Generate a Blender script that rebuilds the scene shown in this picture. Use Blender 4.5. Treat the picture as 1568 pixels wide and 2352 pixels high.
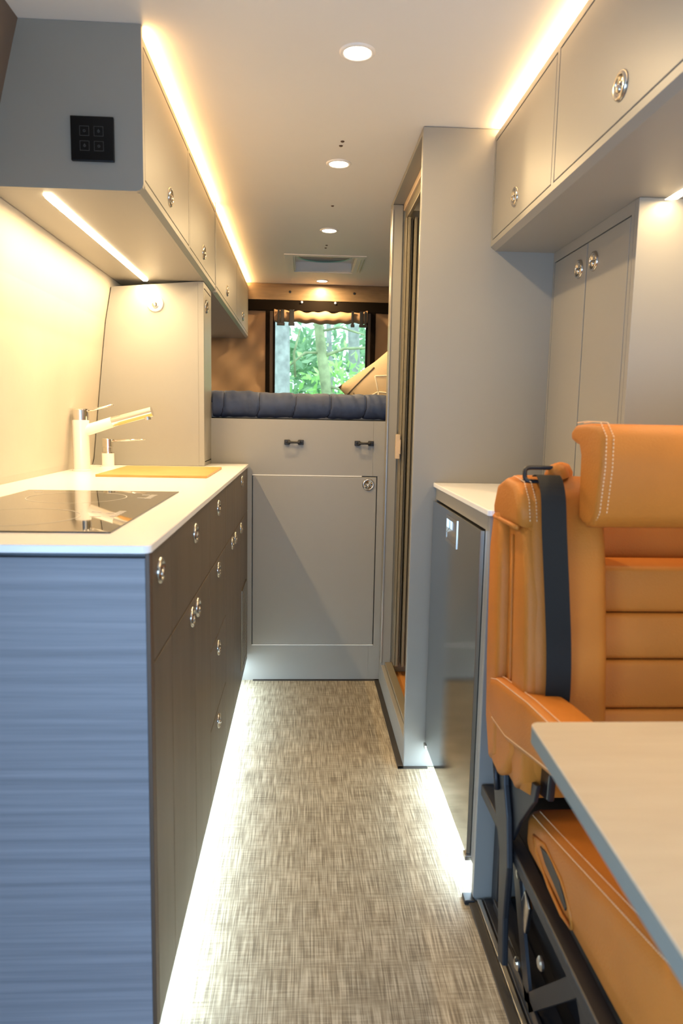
import bpy, bmesh, math, random
from mathutils import Vector, Matrix
random.seed(7)
C = bpy.context.scene.collection
S = bpy.context.scene
for o in list(bpy.data.objects): bpy.data.objects.remove(o)

# ---------------------------------------------------------------- camera
YAW, PITCH, ROLL, CAMZ, FPX = 0.0542, -0.1304, 0.0190, 1.0867, 1638.4
cy, sy, cp, sp = math.cos(YAW), math.sin(YAW), math.cos(PITCH), math.sin(PITCH)
fwd = Vector((sy*cp, cy*cp, sp)); rgt = Vector((cy, -sy, 0)); up = rgt.cross(fwd)
r2 = rgt*math.cos(ROLL) + up*math.sin(ROLL); u2 = -rgt*math.sin(ROLL) + up*math.cos(ROLL)
cam = bpy.data.objects.new('camera', bpy.data.cameras.new('camera')); C.objects.link(cam)
m = Matrix.Identity(4)
for i in range(3): m[i][0] = r2[i]; m[i][1] = u2[i]; m[i][2] = -fwd[i]
m[2][3] = CAMZ
cam.matrix_world = m
cam.data.sensor_fit = 'VERTICAL'; cam.data.sensor_height = 36; cam.data.sensor_width = 24
cam.data.lens = 36*FPX/2352
cam.data.clip_start = 0.02
cam.data.dof.use_dof = True; cam.data.dof.focus_distance = 2.75; cam.data.dof.aperture_fstop = 5.0
S.camera = cam

# ---------------------------------------------------------------- world, light, exposure
S.view_settings.view_transform = 'Standard'; S.view_settings.look = 'None'
S.view_settings.exposure = 0.36; S.view_settings.gamma = 1; S.view_settings.use_curve_mapping = False
w = bpy.data.worlds.new('world'); S.world = w; w.use_nodes = True
bg = w.node_tree.nodes['Background']
bg.inputs[0].default_value = (0.68, 0.87, 1.0, 1); bg.inputs[1].default_value = 2.7

WARM = (1.0, 0.70, 0.36); AMBER = (1.0, 0.52, 0.16); COOL = (0.60, 0.82, 1.0)
def area_light(name, loc, rot, sx, sy_, power, color, spread=180):
    d = bpy.data.lights.new(name, 'AREA'); d.shape = 'RECTANGLE'; d.size = sx; d.size_y = sy_
    d.energy = power; d.color = color; d.spread = math.radians(spread)
    o = bpy.data.objects.new(name, d); C.objects.link(o); o.location = loc; o.rotation_euler = rot
    o.visible_camera = True
    return o
P_CEIL_L, P_CEIL_R, P_UNDER, P_UNDER_R, P_FLOOR, P_DOWN = 3.0, 2.3, 8.8, 4.0, 2.5, 5.0
# daylight of the open cab and side door behind the camera
area_light('cab_daylight', (0.10, -0.76, 0.62), (math.radians(68), 0, 0), 1.2, 0.6, 8, (0.20, 0.46, 1.0), 160)
area_light('door_daylight', (-0.86, -0.38, 0.80), (0, math.radians(-90), math.radians(12)), 0.9, 0.75, 14, (0.26, 0.52, 1.0))

# ---------------------------------------------------------------- materials
def mat(name, col, rough=.5, metal=0, emit=None, estr=0, spec=.5, bump=0, bscale=200, var=0, vscale=3, trans=0, coat=0):
    M = bpy.data.materials.new(name); M.use_nodes = True
    nt = M.node_tree; b = nt.nodes['Principled BSDF']
    b.inputs['Base Color'].default_value = (*col, 1); b.inputs['Roughness'].default_value = rough
    b.inputs['Metallic'].default_value = metal; b.inputs['Specular IOR Level'].default_value = spec
    if coat: b.inputs['Coat Weight'].default_value = coat
    if trans: b.inputs['Transmission Weight'].default_value = trans
    if emit: b.inputs['Emission Color'].default_value = (*emit, 1); b.inputs['Emission Strength'].default_value = estr
    tc = nt.nodes.new('ShaderNodeTexCoord')
    if var:
        n = nt.nodes.new('ShaderNodeTexNoise'); n.inputs['Scale'].default_value = vscale; n.inputs['Detail'].default_value = 4
        nt.links.new(tc.outputs['Object'], n.inputs['Vector'])
        rp = nt.nodes.new('ShaderNodeValToRGB')
        rp.color_ramp.elements[0].position = .3; rp.color_ramp.elements[1].position = .7
        rp.color_ramp.elements[0].color = (*[c*(1-var) for c in col], 1)
        rp.color_ramp.elements[1].color = (*[min(1, c*(1+var)) for c in col], 1)
        nt.links.new(n.outputs['Fac'], rp.inputs['Fac']); nt.links.new(rp.outputs['Color'], b.inputs['Base Color'])
    if bump:
        n2 = nt.nodes.new('ShaderNodeTexNoise'); n2.inputs['Scale'].default_value = bscale; n2.inputs['Detail'].default_value = 3
        nt.links.new(tc.outputs['Object'], n2.inputs['Vector'])
        bp = nt.nodes.new('ShaderNodeBump'); bp.inputs['Strength'].default_value = bump; bp.inputs['Distance'].default_value = .002
        nt.links.new(n2.outputs['Fac'], bp.inputs['Height']); nt.links.new(bp.outputs['Normal'], b.inputs['Normal'])
    return M
def grain(name, c0, c1, scale, rough=.45, bump=.15, c2=None):
    """streaky wood print: scale = per-axis frequencies"""
    M = bpy.data.materials.new(name); M.use_nodes = True
    nt = M.node_tree; b = nt.nodes['Principled BSDF']; b.inputs['Roughness'].default_value = rough
    tc = nt.nodes.new('ShaderNodeTexCoord'); mp = nt.nodes.new('ShaderNodeMapping'); mp.inputs['Scale'].default_value = scale
    n = nt.nodes.new('ShaderNodeTexNoise'); n.inputs['Scale'].default_value = 1; n.inputs['Detail'].default_value = 6; n.inputs['Roughness'].default_value = .65
    rp = nt.nodes.new('ShaderNodeValToRGB'); rp.color_ramp.elements[0].position = .3; rp.color_ramp.elements[1].position = .7
    rp.color_ramp.elements[0].color = (*c0, 1); rp.color_ramp.elements[1].color = (*c1, 1)
    nt.links.new(tc.outputs['Object'], mp.inputs['Vector']); nt.links.new(mp.outputs[0], n.inputs['Vector'])
    nt.links.new(n.outputs['Fac'], rp.inputs['Fac']); nt.links.new(rp.outputs[0], b.inputs['Base Color'])
    bp = nt.nodes.new('ShaderNodeBump'); bp.inputs['Strength'].default_value = bump; bp.inputs['Distance'].default_value = .001
    nt.links.new(n.outputs['Fac'], bp.inputs['Height']); nt.links.new(bp.outputs[0], b.inputs['Normal'])
    return M

GREY = mat('grey_paint', (.290, .280, .250), .42, bump=.04, bscale=500, var=.03, vscale=2)
CEILW = mat('ceiling_white', (.80, .785, .76), .55, var=.02, vscale=1.5)
WALLB = mat('wall_liner', (.52, .48, .41), .6, bump=.15, bscale=60, var=.06, vscale=3)
BROWNTRIM = mat('brown_trim', (.16, .125, .10), .7, bump=.2, bscale=300)
WHITE = mat('white_composite', (.90, .90, .89), .22, bump=.02, bscale=300)
TOPEDGE = WHITE
WOODDARK = grain('taupe_melamine', (.080, .060, .040), (.130, .099, .066), (14, 14, 2.0), .42)
WOODEND = grain('grey_melamine_end', (.15, .158, .18), (.27, .28, .31), (1.1, 1.1, 70), .45)
WOODTOP = grain('light_oak_laminate', (.51, .42, .30), (.57, .48, .35), (5, 40, 60), .42, bump=.05)
BAMBOO = grain('bamboo', (.50, .27, .07), (.60, .35, .11), (12, 60, 60), .4)
TEAK = grain('teak', (.50, .20, .04), (.62, .27, .07), (60, 5, 20), .5)
VAL = grain('valance_wood', (.17, .11, .055), (.24, .16, .085), (8, 30, 60), .4)
DARKBAND = mat('dark_band', (.010, .007, .005), .9, spec=.05)
EDGEB = mat('brown_edge', (.085, .052, .03), .5)
CHROME = mat('chrome', (.80, .78, .74), .12, 1)
STEEL = mat('brushed_steel', (.40, .40, .38), .07, 1, bump=.03, bscale=900)
ALU = mat('aluminium', (.62, .60, .55), .3, 1)
BLACK = mat('black_metal', (.012, .012, .014), .45, 0, bump=.05)
BLACKP = mat('black_plastic', (.012, .012, .013), .3)
GLASSB = mat('black_glass', (.006, .006, .007), .03, spec=.5, coat=.5)
MARK = mat('printed_marks', (.55, .53, .50), .4)
MARKD = mat('switch_marks', (.06, .058, .055), .4)
FAUW = mat('white_enamel', (.86, .84, .79), .18, coat=.4)
LEATHER = mat('orange_leather', (.50, .168, .022), .54, spec=.3, bump=.35, bscale=260, var=.10, vscale=6)
STITCH = mat('pale_stitching', (.78, .50, .26), .7)
BELT = mat('belt_webbing', (.018, .018, .017), .75, spec=.2, bump=.5, bscale=900)
NAVY = mat('navy_quilt', (.026, .044, .100), .62, bump=.6, bscale=45, var=.2, vscale=20)
PILLOW = mat('beige_pillow', (.62, .48, .30), .8, bump=.3, bscale=200)
PILLOWD = mat('pillow_pattern', (.80, .72, .56), .8)
PILLOWK = mat('pillow_dark', (.13, .10, .07), .8)
TAN = mat('tan_fabric', (.36, .225, .125), .8, bump=.6, bscale=9, var=.12, vscale=5)
SHW = mat('shower_wall', (.40, .36, .26), .4, bump=.05)
DOORPL = mat('shower_door_plastic', (.22, .19, .13), .35)
HANDLEPL = mat('beige_plastic', (.60, .47, .33), .4)
BARK1 = mat('pale_bark', (.30, .32, .295), .9, bump=1, bscale=30, var=.3, vscale=9)
BARK2 = mat('mossy_bark', (.28, .33, .17), .9, bump=1, bscale=30, var=.35, vscale=7)
HATCHG = mat('hatch_smoked_glass', (.022, .055, .048), .25, trans=0)
HATCHR = mat('hatch_rim', (.22, .46, .46), .3)
GASKET = mat('black_gasket', (.03, .024, .017), .6)
def emitm(name, col, s):
    return mat(name, (.9, .9, .9), .5, emit=col, estr=s)
LEDW = emitm('warm_led', (1, .80, .52), 14)
LEDA = emitm('amber_led', (1, .72, .36), 9)
LEDC = emitm('cool_led', (.70, .88, 1), 14)
LEDD = emitm('downlight_lens', (1, .86, .62), 16)
LEDS = mat('small_led', (.5, .55, .6), .6, emit=(.9, .95, 1), estr=.25)

def leafmat(name, a, b_):
    M = bpy.data.materials.new(name); M.use_nodes = True; nt = M.node_tree; b = nt.nodes['Principled BSDF']
    b.inputs['Roughness'].default_value = .6
    g = nt.nodes.new('ShaderNodeNewGeometry'); rp = nt.nodes.new('ShaderNodeValToRGB')
    rp.color_ramp.elements[0].color = (*a, 1); rp.color_ramp.elements[1].color = (*b_, 1)
    nt.links.new(g.outputs['Random Per Island'], rp.inputs['Fac']); nt.links.new(rp.outputs[0], b.inputs['Base Color'])
    t = nt.nodes.new('ShaderNodeBsdfTranslucent'); mx = nt.nodes.new('ShaderNodeMixShader'); mx.inputs[0].default_value = .45
    nt.links.new(rp.outputs[0], t.inputs[0]); nt.links.new(b.outputs[0], mx.inputs[1]); nt.links.new(t.outputs[0], mx.inputs[2])
    nt.links.new(mx.outputs[0], nt.nodes['Material Output'].inputs[0])
    return M
LEAF1 = leafmat('leaves_bright', (.24, .52, .14), (.62, .88, .34))
LEAF2 = leafmat('leaves_deep', (.20, .38, .20), (.46, .66, .40))

# woven vinyl floor
FLOORM = bpy.data.materials.new('woven_vinyl'); FLOORM.use_nodes = True
nt = FLOORM.node_tree; b = nt.nodes['Principled BSDF']; b.inputs['Roughness'].default_value = .62
tc = nt.nodes.new('ShaderNodeTexCoord')
def fnoise(sc, det=2, rough=.5):
    mp = nt.nodes.new('ShaderNodeMapping'); mp.inputs['Scale'].default_value = sc
    n = nt.nodes.new('ShaderNodeTexNoise'); n.inputs['Scale'].default_value = 1; n.inputs['Detail'].default_value = det; n.inputs['Roughness'].default_value = rough
    nt.links.new(tc.outputs['Object'], mp.inputs[0]); nt.links.new(mp.outputs[0], n.inputs['Vector']); return n.outputs['Fac']
def mth(op, a, b2):
    q = nt.nodes.new('ShaderNodeMath'); q.operation = op
    for i, v in enumerate((a, b2)):
        if isinstance(v, (int, float)): q.inputs[i].default_value = v
        else: nt.links.new(v, q.inputs[i])
    return q.outputs[0]
va = fnoise((400, 10, 1)); vb = fnoise((14, 330, 1)); vc = fnoise((42, 20, 1), 3); vd = fnoise((5, 4, 1), 2)
su = mth('ADD', mth('MULTIPLY', va, .56), mth('MULTIPLY', vb, .25))
su = mth('ADD', su, mth('MULTIPLY', vc, .14)); su = mth('ADD', su, mth('MULTIPLY', vd, .05))
rp = nt.nodes.new('ShaderNodeValToRGB'); e = rp.color_ramp.elements
e[0].position = .40; e[0].color = (.17, .135, .085, 1); e[1].position = .60; e[1].color = (.52, .45, .32, 1)
k = rp.color_ramp.elements.new(.50); k.color = (.32, .265, .175, 1)
nt.links.new(su, rp.inputs[0]); nt.links.new(rp.outputs[0], b.inputs['Base Color'])
bp = nt.nodes.new('ShaderNodeBump'); bp.inputs['Strength'].default_value = .35; bp.inputs['Distance'].default_value = .001
nt.links.new(su, bp.inputs['Height']); nt.links.new(bp.outputs[0], b.inputs['Normal'])

# ---------------------------------------------------------------- helpers
ORG = {}
def link(name, me, parent=None, kind=None):
    o = bpy.data.objects.new(name, me); C.objects.link(o)
    if parent: o.parent = parent
    if kind: o['kind'] = kind
    ORG[o.name] = ORG[parent.name] if parent else Vector((0, 0, 0))
    return o
def tag(o, label=None, cat=None, group=None):
    if label: o['label'] = label
    if cat: o['category'] = cat
    if group: o['group'] = group
    return o
def thing(name, label, cat, loc, group=None):
    o = bpy.data.objects.new(name, None); C.objects.link(o); o.location = loc; o.empty_display_size = .05
    ORG[o.name] = Vector(loc); return tag(o, label, cat, group)
def finish(bm, name, material, parent=None, kind=None, smooth=False, local=False):
    """bm is in world coordinates; stored relative to the thing's origin"""
    org = ORG[parent.name] if parent else Vector((0, 0, 0))
    if not local: bmesh.ops.translate(bm, verts=bm.verts, vec=-org)
    bmesh.ops.recalc_face_normals(bm, faces=bm.faces)
    me = bpy.data.meshes.new(name); bm.to_mesh(me); bm.free()
    me.materials.append(material)
    if smooth:
        for p in me.polygons: p.use_smooth = True
    return link(name, me, parent, kind)
def center(o):
    """top-level single mesh: move its origin to the base centre of its bounds"""
    vs = [v.co for v in o.data.vertices]
    c = Vector(((min(v.x for v in vs)+max(v.x for v in vs))/2, (min(v.y for v in vs)+max(v.y for v in vs))/2, min(v.z for v in vs)))
    o.data.transform(Matrix.Translation(-c)); o.location = c; ORG[o.name] = c; return o
def addbox(bm, x0, x1, y0, y1, z0, z1, bev=0, seg=2, M=None):
    t = bmesh.new()
    bmesh.ops.create_cube(t, size=1)
    for v in t.verts: v.co = Vector(((x0+x1)/2+v.co.x*(x1-x0), (y0+y1)/2+v.co.y*(y1-y0), (z0+z1)/2+v.co.z*(z1-z0)))
    if bev: bmesh.ops.bevel(t, geom=t.edges[:], offset=min(bev, .49*min(abs(x1-x0), abs(y1-y0), abs(z1-z0))), segments=seg, profile=.5, affect='EDGES')
    if M: t.transform(M)
    me = bpy.data.meshes.new('t'); t.to_mesh(me); t.free(); bm.from_mesh(me); bpy.data.meshes.remove(me)
def box(name, x0, x1, y0, y1, z0, z1, material, parent=None, bev=.0015, seg=2, kind=None, smooth=False, M=None):
    bm = bmesh.new(); addbox(bm, x0, x1, y0, y1, z0, z1, bev, seg, M)
    return finish(bm, name, material, parent, kind, smooth)
def addcyl(bm, p0, p1, r0, r1=None, n=24, caps=True):
    p0, p1 = Vector(p0), Vector(p1); r1 = r0 if r1 is None else r1
    d = (p1-p0); q = d.normalized().to_track_quat('Z', 'Y').to_matrix()
    a = [bm.verts.new(p0+q@Vector((r0*math.cos(2*math.pi*i/n), r0*math.sin(2*math.pi*i/n), 0))) for i in range(n)]
    c = [bm.verts.new(p1+q@Vector((r1*math.cos(2*math.pi*i/n), r1*math.sin(2*math.pi*i/n), 0))) for i in range(n)]
    for i in range(n): bm.faces.new((a[i], a[(i+1) % n], c[(i+1) % n], c[i]))
    if caps: bm.faces.new(a[::-1]); bm.faces.new(c)
def lathe(bm, prof, origin, axis, n=28):
    """prof = [(r, h)], revolved about axis"""
    q = Vector(axis).normalized().to_track_quat('Z', 'Y').to_matrix(); o = Vector(origin); rings = []
    for r, h in prof:
        rings.append([bm.verts.new(o+q@Vector((max(r, 1e-5)*math.cos(2*math.pi*i/n), max(r, 1e-5)*math.sin(2*math.pi*i/n), h))) for i in range(n)])
    for a, c in zip(rings, rings[1:]):
        for i in range(n): bm.faces.new((a[i], a[(i+1) % n], c[(i+1) % n], c[i]))
    bmesh.ops.remove_doubles(bm, verts=bm.verts, dist=1e-5)
def tube(bm, pts, r, n=10, closed=False):
    pts = [Vector(p) for p in pts]; rings = []; N = len(pts)
    for i, p in enumerate(pts):
        a = pts[(i-1) % N] if (closed or i > 0) else p; c = pts[(i+1) % N] if (closed or i < N-1) else p
        q = (c-a).normalized().to_track_quat('Z', 'Y').to_matrix()
        rr = r[i] if isinstance(r, (list, tuple)) else r
        rings.append([bm.verts.new(p+q@Vector((rr*math.cos(2*math.pi*k/n), rr*math.sin(2*math.pi*k/n), 0))) for k in range(n)])
    def j(a, c):
        # best rotation offset
        best = min(range(n), key=lambda s: (a[0].co-c[s].co).length)
        for k in range(n): bm.faces.new((a[k], a[(k+1) % n], c[(k+1+best) % n], c[(k+best) % n]))
    for a, c in zip(rings, rings[1:]): j(a, c)
    if closed: j(rings[-1], rings[0])
    else: bm.faces.new(rings[0][::-1]); bm.faces.new(rings[-1])
def prism(bm, poly, axis, a0, a1, bev=0, seg=3):
    """poly = 2D points in the plane normal to axis ('x': (y,z), 'y': (x,z), 'z': (x,y))"""
    def P(u, v, a): return {'x': (a, u, v), 'y': (u, a, v), 'z': (u, v, a)}[axis]
    t = bmesh.new()
    A = [t.verts.new(P(u, v, a0)) for u, v in poly]; B = [t.verts.new(P(u, v, a1)) for u, v in poly]
    n = len(poly)
    for i in range(n): t.faces.new((A[i], A[(i+1) % n], B[(i+1) % n], B[i]))
    fa = t.faces.new(A[::-1]); fb = t.faces.new(B)
    bmesh.ops.recalc_face_normals(t, faces=t.faces)
    if bev:
        ed = set(fa.edges) | set(fb.edges)
        bmesh.ops.bevel(t, geom=list(ed), offset=bev, segments=seg, profile=.5, affect='EDGES')
    me = bpy.data.meshes.new('t'); t.to_mesh(me); t.free(); bm.from_mesh(me); bpy.data.meshes.remove(me)
def frame(bm, axis, a0, a1, U, V, holes):
    """slab with rectangular holes; axis 'x' -> (u,v)=(y,z), 'y' -> (x,z), 'z' -> (x,y)"""
    us = sorted({U[0], U[1], *[h[0] for h in holes], *[h[1] for h in holes]})
    vs = sorted({V[0], V[1], *[h[2] for h in holes], *[h[3] for h in holes]})
    def inside(u, v): return any(h[0] < u < h[1] and h[2] < v < h[3] for h in holes)
    for v0, v1 in zip(vs, vs[1:]):
        run = None
        for u0, u1 in list(zip(us, us[1:]))+[(None, None)]:
            ok = u0 is not None and not inside((u0+u1)/2, (v0+v1)/2)
            if ok: run = (run[0], u1) if run else (u0, u1)
            elif run:
                if axis == 'x': addbox(bm, a0, a1, run[0], run[1], v0, v1)
                elif axis == 'y': addbox(bm, run[0], run[1], a0, a1, v0, v1)
                else: addbox(bm, run[0], run[1], v0, v1, a0, a1)
                run = None

# latch: chrome push-lock, facing +Z in its own mesh; sub-parts share this mesh data
def latch_mesh():
    bm = bmesh.new()
    lathe(bm, [(.0165, .0005), (.0165, .004), (.019, .006), (.0225, .005), (.0245, .0015), (.0245, 0)], (0, 0, 0), (0, 0, 1), 32)
    lathe(bm, [(.0165, .003), (.014, .0005), (0, .0004)], (0, 0, 0), (0, 0, 1), 32)
    lathe(bm, [(.0, .0085), (.0055, .0080), (.0075, .006), (.0078, .0005)], (0, -.0055, 0), (0, 0, 1), 20)
    addbox(bm, -.012, .012, .001, .0035, .0005, .006, .001, 2)
    bmesh.ops.recalc_face_normals(bm, faces=bm.faces)
    me = bpy.data.meshes.new('latch'); bm.to_mesh(me); bm.free(); me.materials.append(mat('nickel', (.58, .54, .48), .16, 1))
    for p in me.polygons: p.use_smooth = True
    return me
LATCH = latch_mesh()
def latch(parent, pos, facing):
    o = bpy.data.objects.new('latch', LATCH); C.objects.link(o); o.parent = parent
    o.location = Vector(pos)-ORG[parent.name]; o.scale = (.86,)*3 if (facing[0] == 1 and pos[2] < .9) else (1, 1, 1)
    # local Y stays up, local Z points along facing
    zf = Vector(facing); yv = Vector((0, 0, 1)); xv = yv.cross(zf)
    o.rotation_euler = Matrix((xv, yv, zf)).transposed().to_euler()
    return o

# ---------------------------------------------------------------- room shell
CZ = 1.906
box('floor', -.95, 1.16, -.84, 4.66, -.05, 0, FLOORM, bev=0, kind='structure')
bm = bmesh.new(); HX0, HX1, HY0, HY1 = -.066, .262, 3.786, 4.178
frame(bm, 'z', CZ, CZ+.04, (-.95, 1.16), (-.84, 4.66), [(HX0, HX1, HY0, HY1)])
ceil = finish(bm, 'ceiling', CEILW, kind='structure')
WP = [(-.835, -.05), (-.835, .3), (-.815, .62), (-.790, .86), (-.776, .92), (-.755, 1.12), (-.737, 1.29), (-.722, 1.42), (-.700, 1.54), (-.690, 1.59), (-.65, 1.76), (-.612, 1.91), (-.60, 1.95)]
def wall_mesh(name, prof, y0, y1, material, th, ny=2):
    bm = bmesh.new()
    sgn = -1 if prof[0][0] < 0 else 1
    prism(bm, prof+[(x+sgn*th, z) for x, z in prof[::-1]], 'y', y0, y1)
    return finish(bm, name, material, kind='structure')
wall_mesh('wall_left', WP, 1.0, 4.66, WALLB, .1)
bm = bmesh.new(); frame(bm, 'y', -.84, -.80, (-.95, 1.16), (0, CZ), [(-.7, .9, .3, 1.15)]); finish(bm, 'wall_light_mask', BROWNTRIM, kind='structure')  # unseen wall added to narrow the daylight coming from behind the camera
wall_mesh('wall_left_front', WP, .05, 1.0, BROWNTRIM, .1)
wall_mesh('wall_right', [(.2-x, z) for x, z in WP], -.80, 4.66, WALLB, .1)
# brown liner strip of the wall above the worktop, in front of the overhead cabinet
bm = bmesh.new()
pr = [(x+.004, z) for x, z in WP if z > 1.5]
prism(bm, pr+[(x-.02, z) for x, z in pr[::-1]], 'y', 1.0, 1.65)
finish(bm, 'trim_1', BROWNTRIM, kind='structure')
# floor gaskets
box('trim_2', -.20, .326, 2.857, 2.869, 0, .004, GASKET, bev=.001, kind='structure')
box('trim_3', .306, .325, 2.10, 2.869, 0, .004, GASKET, bev=.001, kind='structure')
box('trim_4', .306, .40, 2.100, 2.111, 0, .004, GASKET, bev=.001, kind='structure')
box('trim_5', .385, .402, -.2, 1.478, 0, .006, GASKET, bev=.001, kind='structure')
box('trim_6', .404, .414, -.2, 1.47, 0, .012, ALU, bev=.001, kind='structure')
# little screws / blanking holes in the ceiling
def cscrew(x, y, r=.007):
    bm = bmesh.new(); lathe(bm, [(0, -.003), (r*.7, -.0028), (r, -.001), (r, .001)], (x, y, CZ), (0, 0, 1), 14)
    o = finish(bm, 'screw', EDGEB, ceil, smooth=True)
for x, y in ((.104, 2.25), (.101, 2.285), (.10, 2.905), (.097, 3.545), (.094, 3.60)): cscrew(x, y, .006)

# roof hatch
h = thing('roof_hatch', 'square recessed roof hatch with a round smoked vent near the rear of the ceiling', 'roof hatch', (.098, 3.985, CZ))
bm = bmesh.new(); frame(bm, 'z', CZ-.004, CZ, (HX0-.045, HX1+.045), (HY0-.035, HY1+.035), [(HX0, HX1, HY0, HY1)])
finish(bm, 'frame', CEILW, h)
bm = bmesh.new()
T = .050
for a in ((HX0+.001, HX0+.008, HY0+.001, HY1-.001), (HX1-.008, HX1-.001, HY0+.001, HY1-.001), (HX0+.001, HX1-.001, HY1-.008, HY1-.001)):
    addbox(bm, a[0], a[1], a[2], a[3], CZ, CZ+T)
finish(bm, 'well', CEILW, h)
hc = Vector((.098, 3.985, CZ+T))
bm = bmesh.new(); lathe(bm, [(.155, 0), (.30, 0), (.30, .01), (.17, .01)], hc, (0, 0, 1), 48)
finish(bm, 'lid', CEILW, h)
bm = bmesh.new(); lathe(bm, [(.145, -.004), (.150, -.008), (.156, -.004), (.156, 0)], hc, (0, 0, 1), 48)
finish(bm, 'rim', HATCHR, h, smooth=True)
bm = bmesh.new(); lathe(bm, [(0, -.005), (.08, -.005), (.147, -.004)], hc, (0, 0, 1), 48)
finish(bm, 'glass', HATCHG, h, smooth=True)
bm = bmesh.new()
for dx in (HX1+.02, HX1+.036): addbox(bm, dx, dx+.004, HY0+.02, HY1-.05, CZ-.007, CZ-.003)
finish(bm, 'blind_track', ALU, h)

# downlights
DL = [(.110, 1.725, 'nearest and largest glowing round downlight in the ceiling'), (.102, 2.438, 'second glowing round downlight from the front, behind the pair of ceiling screws'),
      (.100, 3.271, 'third glowing round downlight, between the lone screw and the roof hatch'), (.097, 4.44, 'farthest glowing downlight, between the roof hatch and the wooden valance')]
for x, y, lab in DL:
    t = thing('downlight', lab, 'ceiling light', (x, y, CZ), 'ceiling downlights')
    bm = bmesh.new(); lathe(bm, [(.030, -.001), (.032, -.004), (.038, -.004), (.041, -.001), (.041, 0)], (x, y, CZ), (0, 0, 1), 36)
    finish(bm, 'bezel', CEILW, t, smooth=True)
    bm = bmesh.new(); lathe(bm, [(0, -.0035), (.030, -.0025), (.031, 0)], (x, y, CZ), (0, 0, 1), 36)
    finish(bm, 'lens', LEDD, t, smooth=True)
    d = bpy.data.lights.new('downlight_lamp', 'AREA'); d.shape = 'DISK'; d.size = .045; d.energy = P_DOWN; d.color = WARM
    o = bpy.data.objects.new('downlight_lamp', d); C.objects.link(o); o.location = (x, y, CZ-.012)

# ---------------------------------------------------------------- left: base cabinets
FX = -.2224; TZ = .888; BZ = .103; YN = 1.035; YF = 2.845
def front_panel(parent, name, y0, y1, z0, z1, x, sgn, material, latches=(), th=.018, g=.0020, edge=None):
    xa, xb = (x-th*sgn, x) if sgn > 0 else (x, x-th*sgn)
    p = box(name, min(xa, xb), max(xa, xb), y0+(g if material is not WOODDARK else .0007), y1-(g if material is not WOODDARK else .0007), z0+g*.8, z1-g*.8, material, parent, bev=.0008, seg=1)
    for (ly, lz) in latches: latch(p, (x+.0003*sgn, ly, lz), (sgn, 0, 0))
    return p
def base_unit(label, y0, y1, drawers, doors, extra=None):
    t = thing('base_cabinet', label, 'cabinet', ((FX-.78)/2, (y0+y1)/2, 0), 'kitchen base cabinets')
    bm = bmesh.new(); addbox(bm, -.78, FX-.0195, y0+.0005, y1-.0005, BZ, TZ)
    finish(bm, 'carcass', WOODDARK, t)
    box('toe_kick', -.30, -.285, y0+.0005, y1-.0005, 0, BZ, WHITE, t, bev=0)
    for (a, b_, c, d, l) in drawers: front_panel(t, 'drawer', a, b_, c, d, FX, 1, WOODDARK, l)
    for (a, b_, c, d, l) in doors: front_panel(t, 'door', a, b_, c, d, FX, 1, WOODDARK, l)
    return t
GZ = .715; TD = TZ-.001
base_unit('narrow dark taupe base cabinet at the near end of the kitchen, under the hob', YN+.02, 1.20, [(YN+.02, 1.20, GZ, TD, [(1.107, .846)])], [(YN+.02, 1.20, BZ, GZ, [])])
base_unit('taupe base cabinet with a drawer over two doors, next to the narrow near end unit', 1.20, 1.70,
          [(1.20, 1.70, GZ, TD, [(1.471, .846)])], [(1.20, 1.457, BZ, GZ, [(1.420, .682)]), (1.457, 1.70, BZ, GZ, [(1.495, .682)])])
base_unit('taupe base cabinet of four stacked drawers, each with one chrome latch', 1.70, 2.04,
          [(1.70, 2.04, GZ, TD, [(1.871, .848)]), (1.70, 2.04, .511, GZ, [(1.866, .684)]), (1.70, 2.04, .307, .511, [(1.860, .473)]), (1.70, 2.04, BZ, .307, [(1.857, .270)])], [])
t = base_unit('taupe sink cabinet at the far end of the kitchen, touching the bed platform', 2.04, YF,
          [(2.04, 2.30, GZ, TD, []), (2.30, YF, GZ, TD, [(2.583, .855)])],
          [(2.04, 2.285, BZ, GZ, [(2.235, .690)]), (2.285, 2.52, BZ, GZ, [(2.335, .690)]), (2.52, YF, BZ, GZ, [(2.545, .690)])])
# end panel facing the front of the van
ep = thing('end_panel', 'wood-grain blue-grey end panel of the kitchen run facing the front of the van', 'panel', (-.5, YN, 0))
box('panel', -.80, FX-.0067, YN, YN+.0185, 0, TZ-.009, WOODEND, ep, bev=.0005, seg=1)
box('shadow_gap', -.80, FX-.004, YN+.008, YN+.0185, TZ-.0088, TZ-.0005, BLACKP, ep, bev=0)  # recessed black strip, shade under the worktop overhang put into its colour
box('edge_band', FX-.0065, FX, YN-.0008, YN+.0185, 0, TZ-.001, EDGEB, ep, bev=.0006, seg=1)
# vent grille (perforated plate)
vt = thing('vent_grille', 'perforated metal vent plate low on the far end of the kitchen front', 'vent', (FX, 2.665, .15))
vt_bm = bmesh.new()
ny, nz = 8, 20; y0, y1, z0, z1 = 2.575, 2.755, .155, .445
holes = []
cyw, czw = (y1-y0)/ny, (z1-z0)/nz
for i in range(ny):
    for j in range(nz):
        a = y0+i*cyw; c = z0+j*czw; holes.append((a+cyw*.22, a+cyw*.78, c+czw*.22, c+czw*.78))
frame(vt_bm, 'x', FX+.0005, FX+.0025, (y0, y1), (z0, z1), holes)
finish(vt_bm, 'perforated_plate', mat('bronze_plate', (.30, .25, .18), .4, 1), vt)
box('backing', FX-.0003, FX+.0004, y0, y1, z0, z1, BLACKP, vt, bev=0)
bm = bmesh.new(); frame(bm, 'x', FX-.0003, FX+.004, (y0-.008, y1+.008), (z0-.008, z1+.008), [(y0, y1, z0, z1)]); finish(bm, 'frame', bpy.data.materials['bronze_plate'], vt)

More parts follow.
